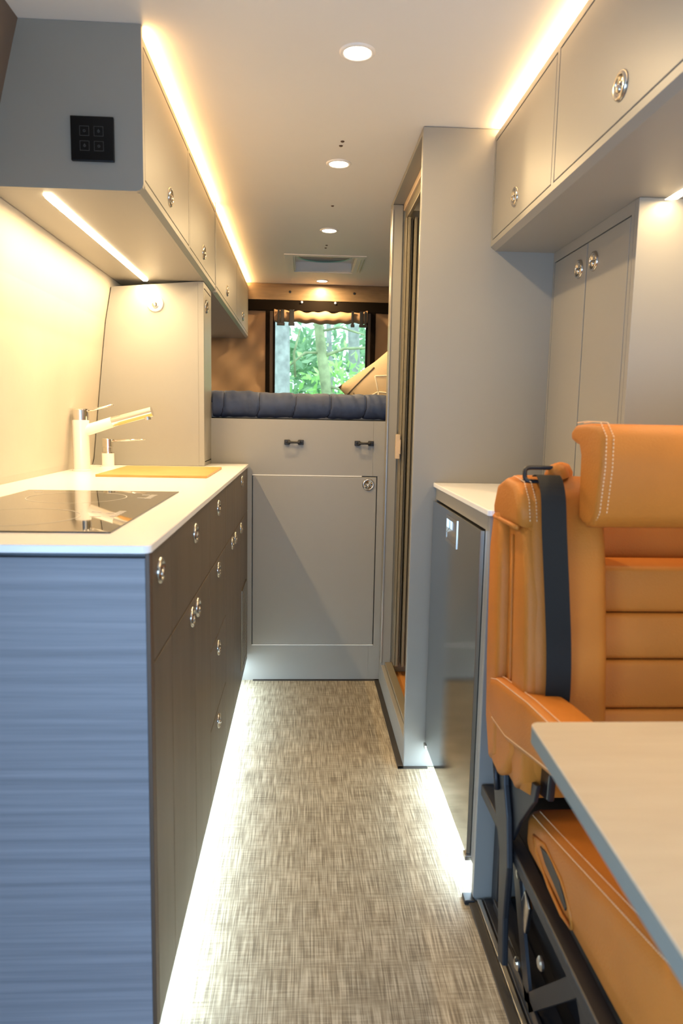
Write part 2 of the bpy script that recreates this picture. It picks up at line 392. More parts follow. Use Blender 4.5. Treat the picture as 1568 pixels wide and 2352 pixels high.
# worktop with rounded front corner
def rounded_poly(x0, x1, y0, y1, r, corners, n=6):
    P = []
    cs = [('a', x0, y0, 180), ('b', x1, y0, 270), ('c', x1, y1, 0), ('d', x0, y1, 90)]
    for k, x, y, a in cs:
        if k in corners:
            cx = x+r if x == x0 else x-r; cyy = y+r if y == y0 else y-r
            for i in range(n+1):
                t_ = math.radians(a+90*i/n); P.append((cx+r*math.cos(t_), cyy+r*math.sin(t_)))
        else: P.append((x, y))
    return P
bm = bmesh.new(); prism(bm, rounded_poly(-.785, FX+.004, 1.022, 2.852, .014, 'b'), 'z', .888, .900, bev=.0015, seg=2)
wt = center(finish(bm, 'worktop', WHITE)); tag(wt, 'long white kitchen worktop with the hob, faucet and chopping board on it', 'worktop')
# hob
hb = thing('induction_hob', 'black glass two-zone induction hob set into the near end of the white worktop', 'hob', (-.48, 1.44, .9))
HXa, HXb, HYa, HYb = -.662, -.303, 1.129, 1.752
box('glass_plate', HXa, HXb, HYa, HYb, .9001, .9022, GLASSB, hb, bev=.0006, seg=2)
def ring(cx, cyy, r, w_, z, m_, parent, name='zone_ring', sx=1, n=64):
    bm = bmesh.new()
    a = [bm.verts.new((cx+sx*(r-w_/2)*math.cos(2*math.pi*i/n), cyy+(r-w_/2)*math.sin(2*math.pi*i/n), z)) for i in range(n)]
    c = [bm.verts.new((cx+sx*(r+w_/2)*math.cos(2*math.pi*i/n), cyy+(r+w_/2)*math.sin(2*math.pi*i/n), z)) for i in range(n)]
    for i in range(n): bm.faces.new((a[i], a[(i+1) % n], c[(i+1) % n], c[i]))
    return finish(bm, name, m_, parent)
ring(-.500, 1.600, .105, .0022, .9025, MARK, hb); ring(-.515, 1.290, .112, .0022, .9025, MARK, hb)
for cyy, n_ in ((1.625, 5), (1.335, 5)):
    for k in range(n_):
        box('control_mark', -.352+.000*k, -.338, cyy+k*.016-.03, cyy+k*.016-.022, .9023, .9026, MARK, hb, bev=0)
for (a, c) in ((-.37, 1.60), (-.372, 1.66), (-.385, 1.30), (-.40, 1.36), (-.368, 1.345), (-.63, 1.70), (-.655, 1.36)):
    box('control_mark', a, a+.018, c, c+.006, .9023, .9026, MARK, hb, bev=0)
# chopping board
bm = bmesh.new(); prism(bm, rounded_poly(-.622, -.291, 2.163, 2.556, .004, 'abcd', 4), 'z', .9001, .9075, bev=.001, seg=2)
tag(center(finish(bm, 'chopping_board', BAMBOO)), 'thin golden bamboo board lying over the sink at the far end of the white worktop', 'chopping board')
# faucet
fx, fy = -.727, 2.385
f = thing('faucet', 'tall white kitchen faucet with chrome cap, lever and angled pull-out spout', 'faucet', (fx, fy, .9))
bm = bmesh.new(); lathe(bm, [(0, .0), (.030, 0), (.030, .004), (.0265, .006), (.0265, .164), (.0255, .166), (0, .166)], (fx, fy, .9), (0, 0, 1), 40); finish(bm, 'body', FAUW, f, smooth=False)
bm = bmesh.new(); lathe(bm, [(0, .166), (.0262, .166), (.0262, .198), (.0245, .202), (0, .2025)], (fx, fy, .9), (0, 0, 1), 40); cap = finish(bm, 'cap', CHROME, f)
bm = bmesh.new(); tube(bm, [(fx+.02, fy-.003, 1.093), (fx+.055, fy-.004, 1.103), (fx+.108, fy-.006, 1.117)], [.0032, .0032, .0028], 12); finish(bm, 'lever', CHROME, cap, smooth=True)
bm = bmesh.new(); addcyl(bm, (fx+.01, fy, 1.030), (fx+.103, fy-.004, 1.061), .0185, .0175, 32); sp_ = finish(bm, 'spout_arm', FAUW, f)
bm = bmesh.new(); addcyl(bm, (fx+.1032, fy-.004, 1.0611), (fx+.232, fy-.010, 1.098), .0165, .0165, 32); addcyl(bm, (fx+.216, fy-.0095, 1.083), (fx+.218, fy-.0095, 1.070), .0105, .0105, 24); finish(bm, 'pull_out_head', CHROME, f)
# soap dispenser
sx_, sy_ = -.700, 2.600
s = thing('soap_dispenser', 'small white and chrome built-in soap pump between the faucet and the tall cabinet', 'soap dispenser', (sx_, sy_, .9))
bm = bmesh.new(); lathe(bm, [(0, 0), (.027, 0), (.027, .003), (.0215, .004), (.0215, .048), (0, .048)], (sx_, sy_, .9), (0, 0, 1), 32); finish(bm, 'body', FAUW, s)
bm = bmesh.new(); lathe(bm, [(0, .048), (.022, .048), (.022, .052), (.016, .053), (.016, .070), (.0185, .071), (.0185, .098), (.017, .100), (0, .100)], (sx_, sy_, .9), (0, 0, 1), 32); pc = finish(bm, 'pump_head', CHROME, s)
bm = bmesh.new(); tube(bm, [(sx_+.012, sy_, .993), (sx_+.07, sy_-.002, .995), (sx_+.135, sy_-.004, .999)], [.0048, .0035, .002], 12); finish(bm, 'nozzle', CHROME, pc, smooth=True)

# toe-kick LED, left
tl = thing('toe_kick_light', 'cool white light strip glowing under the left kitchen cabinets along the floor', 'strip light', (-.262, 1.95, BZ-.003), 'toe-kick lights')
box('diffuser', -.268, -.256, 1.06, 2.84, BZ-.006, BZ-.0005, LEDC, tl, bev=0)
area_light('toe_kick_lamp', (-.262, 1.95, BZ-.008), (0, math.radians(0), 0), .010, 1.78, P_FLOOR*1.7, COOL)

# ---------------------------------------------------------------- left: tall narrow cabinet
tcab = thing('tall_cabinet', 'narrow tall grey cabinet standing at the far end of the kitchen worktop', 'cabinet', (-.57, 2.785, .9))
bm = bmesh.new()
prism(bm, [(-.389, .901), (-.389, 1.566)]+[(x+.004, z) for x, z in WP[::-1] if 1.566 > z > .901]+[(-.778, .901)], 'y', 2.681, 2.895)
finish(bm, 'body', GREY, tcab)
bm = bmesh.new(); frame(bm, 'x', -.3885, -.369, (2.681, 2.895), (.901, 1.566), [(2.701, 2.889, .914, 1.548)]); finish(bm, 'face_frame', GREY, tcab)
front_panel(tcab, 'door', 2.703, 2.887, .916, 1.546, -.369, 1, GREY, [(2.750, 1.489)])
so = thing('wall_socket', 'small round white socket with a knob high on the side of the tall cabinet', 'socket', (-.541, 2.681, 1.485))
bm = bmesh.new(); lathe(bm, [(0, .004), (.018, .004), (.022, .008), (.027, .008), (.030, .002), (.030, 0)], (-.541, 2.6808, 1.485), (0, -1, 0), 36); finish(bm, 'plate', WHITE, so, smooth=True)
bm = bmesh.new(); lathe(bm, [(0, .018), (.008, .018), (.010, .014), (.010, .003)], (-.541, 2.6808, 1.479), (0, -1, 0), 24); finish(bm, 'knob', ALU, so, smooth=True)

# ---------------------------------------------------------------- left: overhead cabinets
UX, UZ, UT = -.3545, 1.568, 1.886
def over_left(label, y0, y1, doors, endpanel):
    t = thing('overhead_cabinet', label, 'cabinet', (-.5, (y0+y1)/2, UZ), 'overhead cabinets')
    bm = bmesh.new()
    prism(bm, [(UX-.020, UZ+.012), (UX-.020, UT), (-.618, UT)]+[(x+.003, z) for x, z in WP[::-1] if UT > z > UZ+.012]+[(-.688, UZ+.012)], 'y', y0+.015, y1-.015)
    finish(bm, 'body', GREY, t)
    bm = bmesh.new(); prism(bm, [(UX-.0205, UZ), (UX-.012, UZ), (UX, UZ+.011), (UX, UZ+.0115), (UX-.0205, UZ+.0115)], 'y', y0+.0155, y1)
    addbox(bm, -.690, UX-.0206, y0+.0155, y1, UZ, UZ+.0115); finish(bm, 'bottom_board', GREY, t)
    bm = bmesh.new(); frame(bm, 'x', UX-.0195, UX, (y0+.0155, y1), (UZ+.0115, UT), [(a-.0018, b_+.0018, 1.594, 1.8698) for a, b_, l in doors]); finish(bm, 'face_frame', GREY, t)
    for a, b_, l in doors: front_panel(t, 'door', a, b_, 1.5955, 1.868, UX, 1, GREY, [(l, 1.647)])
    bm = bmesh.new()
    cz = CZ-.001 
    prism(bm, [(UX-.016, UZ), (UX-.008, UZ+.0022), (UX-.0022, UZ+.008), (UX, UZ+.016), (UX, cz)]+[(-.609, cz)]+[(x+.003, z) for x, z in WP[::-1] if 1.90 > z > UZ]+[(-.69, UZ)], 'y', y0, y0+.015)
    if endpanel: finish(bm, 'end_panel', GREY, t)
    else: bm.free(); box('end_panel', -.60, UX+.002, y0, y0+.015, UZ, cz, GREY, t)
    return t
u1 = over_left('grey overhead cabinet above the worktop, with the black touch switch on its near end', 1.649, 2.915, [(1.668, 2.266, 1.961), (2.286, 2.905, 2.583)], True)
u2 = over_left('grey overhead cabinet beyond the worktop, hanging over the bed', 2.9152, 4.560, [(2.936, 3.80, 3.341), (3.822, 4.545, 4.168)], False)
# top LED strips
def strip(name, label, x0, x1, y0, y1, z0, z1, m_, grp=None):
    t = thing(name, label, 'strip light', ((x0+x1)/2, (y0+y1)/2, z0), grp)
    box('diffuser', x0, x1, y0, y1, z0, z1, m_, t, bev=0); return t
strip('cornice_light', 'amber light strip on top of the left overhead cabinet nearest the front', UX-.030, UX-.004, 1.668, 2.912, UT+.0005, UT+.004, LEDA, 'cornice lights')
strip('cornice_light', 'amber light strip on top of the left overhead cabinet over the bed', UX-.030, UX-.004, 2.936, 4.555, UT+.0005, UT+.004, LEDA, 'cornice lights')
for ya, yb in ((1.668, 2.912), (2.936, 4.555)):
    area_light('cornice_lamp', (UX-.010, (ya+yb)/2, UT+.0055), (0, math.radians(-150), 0), .008, yb-ya, P_CEIL_L*(yb-ya)/1.25, AMBER)
# under-cabinet LED
strip('under_cabinet_light', 'bright warm light strip under the left overhead cabinet above the hob', -.583, -.565, 1.69, 2.679, UZ-.004, UZ-.0002, LEDW)
area_light('under_cabinet_lamp', (-.574, 2.185, UZ-.007), (0, 0, 0), .014, .98, P_UNDER, WARM)
strip('under_cabinet_light', 'short warm light strip over the bed, just showing past the tall cabinet', -.583, -.565, 2.95, 4.40, UZ-.004, UZ-.0002, LEDW)
area_light('under_cabinet_lamp', (-.574, 3.7, UZ-.007), (0, 0, 0), .014, 1.4, 2.4, WARM)
# touch switch
sw = thing('touch_switch', 'black glass four-key touch switch on the end of the left overhead cabinet', 'switch', (-.4595, 1.649, 1.623))
box('plate', -.505, -.414, 1.6405, 1.6488, 1.624, 1.715, mat('switch_glass', (.006, .006, .006), .25, spec=.25), sw, bev=.0018, seg=2)
for ix in (0, 1):
    for iz in (0, 1):
        cx = -.4755+ix*.030; cz = 1.6545+iz*.030
        bm = bmesh.new(); frame(bm, 'y', 1.6402, 1.6406, (cx-.010, cx+.010), (cz-.010, cz+.010), [(cx-.0092, cx+.0092, cz-.0092, cz+.0092)])
        kf = finish(bm, 'key_outline', MARKD, sw)
        bm = bmesh.new(); lathe(bm, [(.0017, 0), (.0028, 0), (.0028, .0003), (.0017, .0003)], (cx, 1.6404, cz), (0, -1, 0), 16)
        if ix == iz: addbox(bm, cx-.0005, cx+.0005, 1.6400, 1.6404, cz-.001, cz+.0045)
        finish(bm, 'symbol', MARKD, sw)

# ---------------------------------------------------------------- bed base + bed
PY = 2.869
pb = thing('bed_base', 'grey bed platform with a large door and two black handles closing the aisle', 'bed base', (-.02, PY, 0))
bm = bmesh.new(); DX0, DX1, DZ0, DZ1 = -.2065, .2985, .150, .8575
frame(bm, 'y', PY, PY+.02, (-.3685, .278), (0, 1.0785), [(DX0, .278, DZ0, DZ1)])
addbox(bm, -.755, -.40, PY+.03, PY+.05, 0, 1.06); finish(bm, 'front_panel', GREY, pb)
bm = bmesh.new(); addbox(bm, .2785, .325, PY-.0008, PY+.02, DZ1, 1.0785); addbox(bm, .2785, .325, PY, PY+.02, 0, DZ0); addbox(bm, DX1, .325, PY, PY+.02, DZ0, DZ1); finish(bm, 'stile', GREY, pb)
box('backing_board', -.2224, .325, PY+.032, PY+.042, .12, .9, GREY, pb, bev=0)
dr = box('door', DX0+.0035, DX1-.0035, PY-.001, PY+.019, DZ0+.0045, DZ1-.0045, GREY, pb, bev=.0015, seg=2)
latch(dr, (.262, PY-.0013, .823), (0, -1, 0))
for z0, z1 in ((DZ0, DZ0+.0035), (DZ1-.0035, DZ1)): box('edge_highlight', DX0+.001, DX1-.001 if z0 < .5 else .235, PY-.0012, PY+.006, z0, z1, mat('painted_highlight', (.85, .85, .82), .4) if z0 < .5 else bpy.data.materials['painted_highlight'], pb, bev=.0003)  # pale strips painting the light caught on the door gap edges
box('top_board', -.755, .94, PY+.030, 4.56, 1.055, 1.0785, GREY, pb, bev=0)
for hx in (-.0395, .241):
    hd = bmesh.new()
    for s_ in (-1, 1):
        addbox(hd, hx+s_*.0275-.011, hx+s_*.0275+.011, PY-.012, PY-.0002, .979, .999, .002, 2)
        addbox(hd, hx+s_*.020-.006, hx+s_*.020+.006, PY-.026, PY-.006, .982, .996, .003, 2)
        lathe(hd, [(0, .003), (.004, .002), (.0045, 0)], (hx+s_*.030, PY-.012, .989), (0, -1, 0), 12)
    tube(hd, [(hx-.022, PY-.024, .989), (hx, PY-.025, .989), (hx+.022, PY-.024, .989)], .0042, 12)
    finish(hd, 'handle', BLACK, pb)
# mattress + quilt
bm = bmesh.new()
NX, prof = 330, []
for i in range(13):                       # front roll
    a = math.radians(-80+i*(170/12)); prof.append((PY+.055-.05*math.cos(a), 1.134+.050*math.sin(a)))
for i in range(1, 22): prof.append((PY+.055+i*.078, 1.184+.002*math.sin(i)))
x0, x1 = -.725, .93
rows = []
for i in range(NX+1):
    x = x0+(x1-x0)*i/NX
    ph = ((x+.05)/.142) % 1; d = min(ph, 1-ph)
    row = []
    for j, (py, pz) in enumerate(prof):
        sx = x-.018*math.sin(min(j, 12)/12*math.pi*.8)
        ph = ((sx+.052)/.142) % 1; d = min(ph, 1-ph)
        pinch = .006*math.exp(-(d/.022)**2)
        wob = .0022*math.sin(x*61+j*.5)*math.sin(x*23+j*.3)+.0012*math.sin(x*150+j*.55)*math.sin(x*37)
        nrm = Vector((0, py-(PY+.055), pz-1.134)).normalized() if j < 13 else Vector((0, 0, 1))
        lift = .006*math.exp(-((x+.30)/.12)**2) if j > 5 else 0
        row.append(bm.verts.new(Vector((x, py+(.045 if x < -.366 else 0), pz+lift))-nrm*(pinch-wob)))
    rows.append(row)
for a, c in zip(rows, rows[1:]):
    for j in range(len(prof)-1): bm.faces.new((a[j], c[j], c[j+1], a[j+1]))
SEAMS = []
for k in range(-5, 7):
    xs_ = -.052+.142*k
    if not -.70 < xs_ < .90: continue
    i = min(range(NX+1), key=lambda i_: abs(x0+(x1-x0)*i_/NX-xs_))
    ptsS = []
    for j in range(len(prof)):
        xx = xs_+.018*math.sin(min(j, 12)/12*math.pi*.8); i = min(range(NX+1), key=lambda i_: abs(x0+(x1-x0)*i_/NX-xx)); ptsS.append(rows[i][j].co.copy())
    SEAMS.append(ptsS)
q = center(finish(bm, 'quilt', NAVY, smooth=True))
for ptsS in SEAMS:
    bm = bmesh.new(); tube(bm, ptsS, .0019, 6); finish(bm, 'seam', mat('navy_thread', (.006, .009, .02), .8) if ptsS is SEAMS[0] else bpy.data.materials['navy_thread'], q, smooth=True)
if 1: tag(q, 'puffy navy channel-quilted cover spread over the mattress on the bed platform', 'quilt')
mt_ = center(box('mattress', -.72, .92, PY+.045, 4.50, 1.0795, 1.15, mat('mattress_cloth', (.55, .53, .5), .9), bev=.02, seg=3)); tag(mt_, 'low mattress hidden under the navy quilt on the bed platform', 'mattress')
# pillow
pl = thing('pillow', 'beige patterned pillow with dark piping leaning at the right end of the bed', 'pillow', (.40, 3.35, 1.19))
def pillow(cx, cyy, cz, w_, h_, th, rz, tilt, n=18):
    bm = bmesh.new(); g = {}
    Mx = Matrix.Translation((cx, cyy, cz)) @ Matrix.Rotation(rz, 4, 'Z') @ Matrix.Rotation(tilt, 4, 'Y')
    for s_ in (-1, 1):
        for i in range(n+1):
            for j in range(n+1):
                u, v = i/n*2-1, j/n*2-1
                b_ = ((1-u*u)*(1-v*v))**.38
                kx = 1-.07*(v*v)*(1-abs(u)) ; kz = 1-.07*(u*u)*(1-abs(v))
                if b_ == 0 and s_ == 1: continue
                g[(s_, i, j)] = bm.verts.new(Mx @ Vector((u*w_/2*kz, s_*th/2*b_, v*h_/2*kx)))
        for i in range(n):
            for j in range(n):
                f_ = [g.get((s_, a, c)) or g[(-1, a, c)] for a, c in ((i, j), (i+1, j), (i+1, j+1), (i, j+1))]
                try: bm.faces.new(f_)
                except ValueError: pass
    return bm, Mx, g
bm, Mx, g = pillow(.415, 3.40, 1.245, .42, .30, .15, math.radians(-6), math.radians(-38))
finish(bm, 'cover', PILLOW, pl, smooth=True)
def on_pillow(u, v, lift=.003):
    b_ = max(0, (1-u*u)*(1-v*v))**.38; return Mx @ Vector((u*.21*(1-.07*u*u*0), -(.075*b_+lift), v*.15))
for (ua, va_, ub, vb_, m_, nm) in ((-.95, .62, -.1, .78, PILLOWK, 'dark_piping'), (-.75, -.7, -.35, .1, PILLOWD, 'pattern_line'), (-.35, .1, .1, -.5, PILLOWD, 'pattern_line'), (-.2, .55, .25, .1, PILLOWD, 'pattern_line'), (-.35, .1, -.2, .55, PILLOWD, 'pattern_line'), (-.88, -.9, -.80, .55, PILLOWK, 'dark_piping'), (-.75, .2, -.35, .1, PILLOWD, 'pattern_line')):
    bm = bmesh.new(); tube(bm, [on_pillow(ua+(ub-ua)*k/8, va_+(vb_-va_)*k/8, .0) for k in range(9)], .0035, 8); finish(bm, nm, m_, pl, smooth=True)

# ---------------------------------------------------------------- rear wall with window
RY = 4.58
WX0, WX1, WZ0, WZ1 = -.188, .380, 1.10, 1.735
bm = bmesh.new(); N = 40
frame(bm, 'y', RY+.02, RY+.06, (-.95, 1.16), (-.05, CZ+.04), [(WX0-.01, WX1+.01, WZ0, WZ1)])
finish(bm, 'wall_rear', TAN, kind='structure')
# draped fabric panels either side of the window
def drape(xa, xb, z0, z1, seed, label):
    bm = bmesh.new(); nx, nz = 40, 30; rnd = random.Random(seed); ph = rnd.random()*6; R = []
    for i in range(nx+1):
        r_ = []
        for j in range(nz+1):
            x = xa+(xb-xa)*i/nx; z = z0+(z1-z0)*j/nz
            y = RY+.004+.008*math.sin((x*1.0+(z-1.3)*.9)*22+ph)+.005*math.sin((x-.8*z)*41+ph)
            r_.append(bm.verts.new((x, y, z)))
        R.append(r_)
    for a, c in zip(R, R[1:]):
        for j in range(nz): bm.faces.new((a[j], c[j], c[j+1], a[j+1]))
    o = center(finish(bm, 'fabric_panel', TAN, smooth=True)); tag(o, label, 'fabric panel', 'tent fabric beside the rear window'); return o
drape(-.78, -.248, 1.08, 1.745, 1, 'tan canvas panel on the left of the rear window')
drape(.440, .93, 1.08, 1.745, 2, 'tan canvas panel on the right of the rear window, behind the pillow')
wf = thing('window_1', None, None, (.1, RY, WZ0)); wf['kind'] = 'structure'
for a, b_ in ((-.247, -.222), (-.2, -.188)): box('frame_strip', a, b_, RY-.012, RY+.022, 1.08, 1.745, DARKBAND, wf, bev=.003)
box('zip_tape', -.222, -.200, RY-.004, RY+.022, 1.08, 1.745, EDGEB, wf, bev=.002)
for a, b_ in ((.380, .389), (.410, .440)): box('frame_strip', a, b_, RY-.012, RY+.022, 1.08, 1.745, DARKBAND, wf, bev=.003)
box('zip_tape', .389, .410, RY-.004, RY+.022, 1.08, 1.745, EDGEB, wf, bev=.002)
gl = mat('window_film', (.95, 1, .97), .0, trans=1, spec=.2); gl.node_tree.nodes['Principled BSDF'].inputs['IOR'].default_value = 1.02
box('pane', WX0, WX1, RY+.012, RY+.014, 1.09, 1.74, gl, wf, bev=0)
# rolled-up blind
bm = bmesh.new(); nx, na = 60, 16; R = []
for i in range(nx+1):
    x = WX0-.005+(WX1-WX0+.01)*i/nx; r_ = []
    sag = .010*math.sin(math.pi*i/nx)+.004*math.sin(i*.7)
    rr = .034+.002*math.sin(i*.45)+.002*math.sin(i*.21+1)
    for k in range(na):
        a = 2*math.pi*k/na; r_.append(bm.verts.new((x, RY-.025+rr*.7*math.cos(a), 1.712-sag+rr*math.sin(a)*(1+.08*math.sin(k*2+i*.4)))))
    R.append(r_)
for a, c in zip(R, R[1:]):
    for k in range(na): bm.faces.new((a[k], a[(k+1) % na], c[(k+1) % na], c[k]))
bl = thing('rolled_blind', 'tan fabric blind rolled up with dark buckled straps along the top of the rear window', 'blind', (.1, RY-.025, 1.67))
finish(bm, 'roll', TAN, bl, smooth=True)
for sxx, wd in ((-.142, .022), (-.085, .030), (.292, .016), (.347, .022), (-.165, .012), (.372, .014)):
    st = box('strap', sxx-wd/2, sxx+wd/2, RY-.056, RY-.048, 1.655, 1.745, BLACKP, bl, bev=.002)
    box('buckle', sxx-wd/2-.004, sxx+wd/2+.004, RY-.060, RY-.047, 1.648, 1.666, BLACKP, st, bev=.002)
va_ = thing('valance', 'brown wooden valance board across the rear under the ceiling', 'valance', (.1, 4.5, 1.80))
box('board', -.60, .64, 4.562, 4.585, 1.806, 1.905, VAL, va_, bev=.003)
for x in (-.097, .302):
    bm = bmesh.new(); lathe(bm, [(0, .003), (.007, .002), (.008, 0)], (x, 4.562, 1.857), (0, -1, 0), 16); finish(bm, 'screw', BLACKP, va_)
db = thing('header_band', 'dark brown header band with two small spotlights above the rear window', 'header band', (.1, 4.56, 1.74))
box('band', -.66, .70, 4.566, 4.59, 1.742, 1.8055, DARKBAND, db, bev=.004)
for x in (-.023, .185):
    bm = bmesh.new(); lathe(bm, [(0, .012), (.005, .011), (.007, 0)], (x, 4.566, 1.797), (0, -1, 0), 16); finish(bm, 'spot', LEDS, db, smooth=True)

# ---------------------------------------------------------------- shower cabin
SX, SY = .3246, 2.113
sc = thing('shower_cabin', 'tall grey shower cabin with an open doorway on the right of the aisle', 'shower cabin', (.58, 2.49, 0))
box('front_panel', SX, .905, SY, SY+.019, 0, CZ-.001, GREY, sc, bev=.003, seg=2)
box('header', SX, SX+.060, SY+.0192, 2.869, 1.890, CZ-.001, GREY, sc, bev=.002)
box('door_track', SX+.041, SX+.060, SY+.0192, 2.80, 1.866, 1.8895, HANDLEPL, sc, bev=.001)
box('inner_board', SX+.048, SX+.060, SY+.0192, 2.80, 1.832, 1.8658, DOORPL, sc, bev=.001)
jb = box('jamb', SX, SX+.040, 2.80, 2.866, 0, 1.8895, GREY, sc, bev=.003, seg=2)
box('chrome_edge', SX-.0015, SX+.004, 2.796, 2.802, .10, 1.87, ALU, jb, bev=.001)
box('sill', SX, SX+.016, SY+.0192, 2.7998, 0, .090, GREY, sc, bev=.002)
box('inner_sill', SX+.0162, SX+.045, SY+.0192, 2.7998, 0, .102, DOORPL, sc, bev=.002)
box('side_wall', SX+.041, .87, 2.81, 2.866, .03, 1.872, SHW, sc, bev=0)
box('back_wall', .80, .835, SY+.0192, 2.809, .05, 1.872, SHW, sc, bev=0)
tr = box('tray', SX+.046, .799, SY+.0192, 2.809, 0, .035, SHW, sc, bev=0)
sl = thing('shower_floor', 'orange teak slatted floor inside the open shower cabin', 'slatted floor', (.585, 2.46, .036))
for k in range(7):
    x = SX+.050+k*.063; box('slat', x, x+.059, SY+.022, 2.806, .0365, .060, TEAK, sl, bev=.002)
# folded shower door leaves stacked at the far side
fd = thing('shower_door', 'folded olive-beige shower door leaves stacked at the far side of the cabin opening', 'door', (.40, 2.77, .11))
for k, (xa, ya) in enumerate(((.3695, 2.75), (.3765, 2.74), (.390, 2.76), (.400, 2.735), (.414, 2.75), (.428, 2.73))):
    box('leaf', xa, xa+.0055+.004*(k % 2), ya, 2.799, .104, 1.831, DOORPL, fd, bev=.001)
hh = box('handle', .3525, .3690, 2.735, 2.760, .936, 1.030, HANDLEPL, fd, bev=.002)
box('grip', .3645, .3693, 2.722, 2.7348, .955, 1.010, HANDLEPL, fd, bev=.001)

# ---------------------------------------------------------------- fridge cabinet
KX = .397
fc = thing('fridge_cabinet', 'low grey cabinet housing the steel fridge, beside the shower cabin', 'cabinet', (.62, 1.80, 0))
box('end_panel', KX, .86, 1.480, 1.4985, 0, .887, GREY, fc, bev=.0015)
bm = bmesh.new(); frame(bm, 'x', KX, KX+.019, (1.4987, 2.1125), (.080, .887), [(1.516, 2.098, .080, .853)]); finish(bm, 'face_frame', GREY, fc)
box('body', KX+.024, .86, 1.4987, 2.1125, .080, .8868, mat('fridge_body_grey', (.22, .22, .21), .5), fc, bev=0)
box('toe_kick', .455, .47, 1.4987, 2.1125, 0, .079, WHITE, fc, bev=0)
box('foot_bracket', KX-.022, KX+.002, 1.468, 1.498, 0, .010, BLACK, fc, bev=.002)
fd2 = thing('fridge', 'built-in fridge with a mirror-like stainless steel door and recessed handle', 'fridge', (.40, 1.80, .08))
bm = bmesh.new(); frame(bm, 'x', KX-.010, KX+.014, (1.520, 2.094), (.090, .849), [(1.757, 1.883, .770, .832)]); dd = finish(bm, 'door', STEEL, fd2)
box('door_gasket', KX+.0142, KX+.0235, 1.518, 2.096, .088, .851, BLACKP, fd2, bev=0)
bm = bmesh.new(); frame(bm, 'x', KX-.012, KX-.006, (1.752, 1.888), (.765, .837), [(1.762, 1.878, .775, .827)])
addbox(bm, KX-.004, KX+.001, 1.757, 1.883, .77, .832)
prism(bm, [(KX-.004, .775), (KX-.011, .775), (KX-.011, .790), (KX-.004, .800)], 'y', 1.764, 1.876); finish(bm, 'handle', bpy.data.materials['nickel'], dd)
for yy in (1.525, 2.085):
    for zz in (.083,): box('hinge', KX-.014, KX+.010, yy-.012, yy+.012, .078, .0895, ALU, fd2, bev=.001)
bm = bmesh.new(); prism(bm, rounded_poly(KX-.008, .87, 1.470, 2.1125, .010, 'a'), 'z', .888, .901, bev=.002, seg=2)
tag(center(finish(bm, 'counter', WHITE)), 'short white counter on top of the fridge cabinet behind the seat', 'worktop')
tl = thing('toe_kick_light', 'cool white light strip glowing under the fridge cabinet along the floor', 'strip light', (.43, 1.80, .07), 'toe-kick lights')
box('diffuser', .428, .440, 1.505, 2.105, .0735, .0785, LEDC, tl, bev=0)
area_light('toe_kick_lamp', (.434, 1.80, .071), (0, 0, 0), .010, .59, P_FLOOR*.6, COOL)

# ---------------------------------------------------------------- wardrobe
WXF = .717
wd = thing('wardrobe', 'tall shallow grey cupboard with two doors under the right overhead cabinet', 'cupboard', (.78, 1.85, .901))
bm = bmesh.new()
Mw = Matrix.Identity(4)
addbox(bm, WXF+.019, .88, 1.5985, 2.112, .902, 1.5725); finish(bm, 'body', GREY, wd)
bm = bmesh.new(); frame(bm, 'x', WXF, WXF+.0185, (1.5985, 2.112), (.902, 1.5725), [(1.613, 2.100, .918, 1.545)]); finish(bm, 'face_frame', GREY, wd)
front_panel(wd, 'door', 1.6145, 1.8575, .9195, 1.5435, WXF, -1, GREY, [(1.810, 1.487)])
front_panel(wd, 'door', 1.8595, 2.0985, .9195, 1.5435, WXF, -1, GREY, [(1.906, 1.487)])
box('side_panel', WXF, .905, 1.580, 1.598, .902, 1.5725, GREY, wd, bev=.001)

# ---------------------------------------------------------------- right overhead cabinet
VX, VZ, VT = .5303, 1.573, 1.886
ur = thing('overhead_cabinet', 'long grey overhead cabinet on the right above the seat', 'cabinet', (.66, 1.15, VZ), 'overhead cabinets')
y0, y1 = .26, 2.1125
bm = bmesh.new(); addbox(bm, VX+.020, .70, y0, y1, VZ+.012, VT); finish(bm, 'body', GREY, ur)
bm = bmesh.new(); prism(bm, [(VX+.0205, VZ), (VX+.014, VZ), (VX, VZ+.011), (VX, VZ+.0115), (VX+.0205, VZ+.0115)], 'y', y0, y1); addbox(bm, VX+.0206, .888, y0, y1, VZ, VZ+.0115); finish(bm, 'bottom_board', GREY, ur)
drs = [(1.610, 2.098, 1.882), (.955, 1.592, 1.268), (.300, .937, .60)]
bm = bmesh.new(); frame(bm, 'x', VX, VX+.0195, (y0, y1), (VZ+.0115, VT), [(a-.0018, b_+.0018, 1.5985, 1.8698) for a, b_, l in drs]); finish(bm, 'face_frame', GREY, ur)
for a, b_, l in drs: front_panel(ur, 'door', a, b_, 1.600, 1.868, VX, -1, GREY, [(l, 1.655)])
strip('cornice_light', 'warm light strip on top of the right overhead cabinet', VX+.004, VX+.030, .27, 2.110, VT+.0005, VT+.004, LEDA, 'cornice lights')
area_light('cornice_lamp', (VX+.010, 1.19, VT+.0055), (0, math.radians(150), 0), .008, 1.82, P_CEIL_R, (1, .58, .24))
strip('under_cabinet_light', 'warm light strip under the right overhead cabinet above the seat', .787, .797, .4, 1.575, VZ-.004, VZ-.0002, LEDW)
area_light('under_cabinet_lamp', (.775, 1.03, VZ-.007), (0, 0, 0), .014, 1.08, P_UNDER_R, WARM)

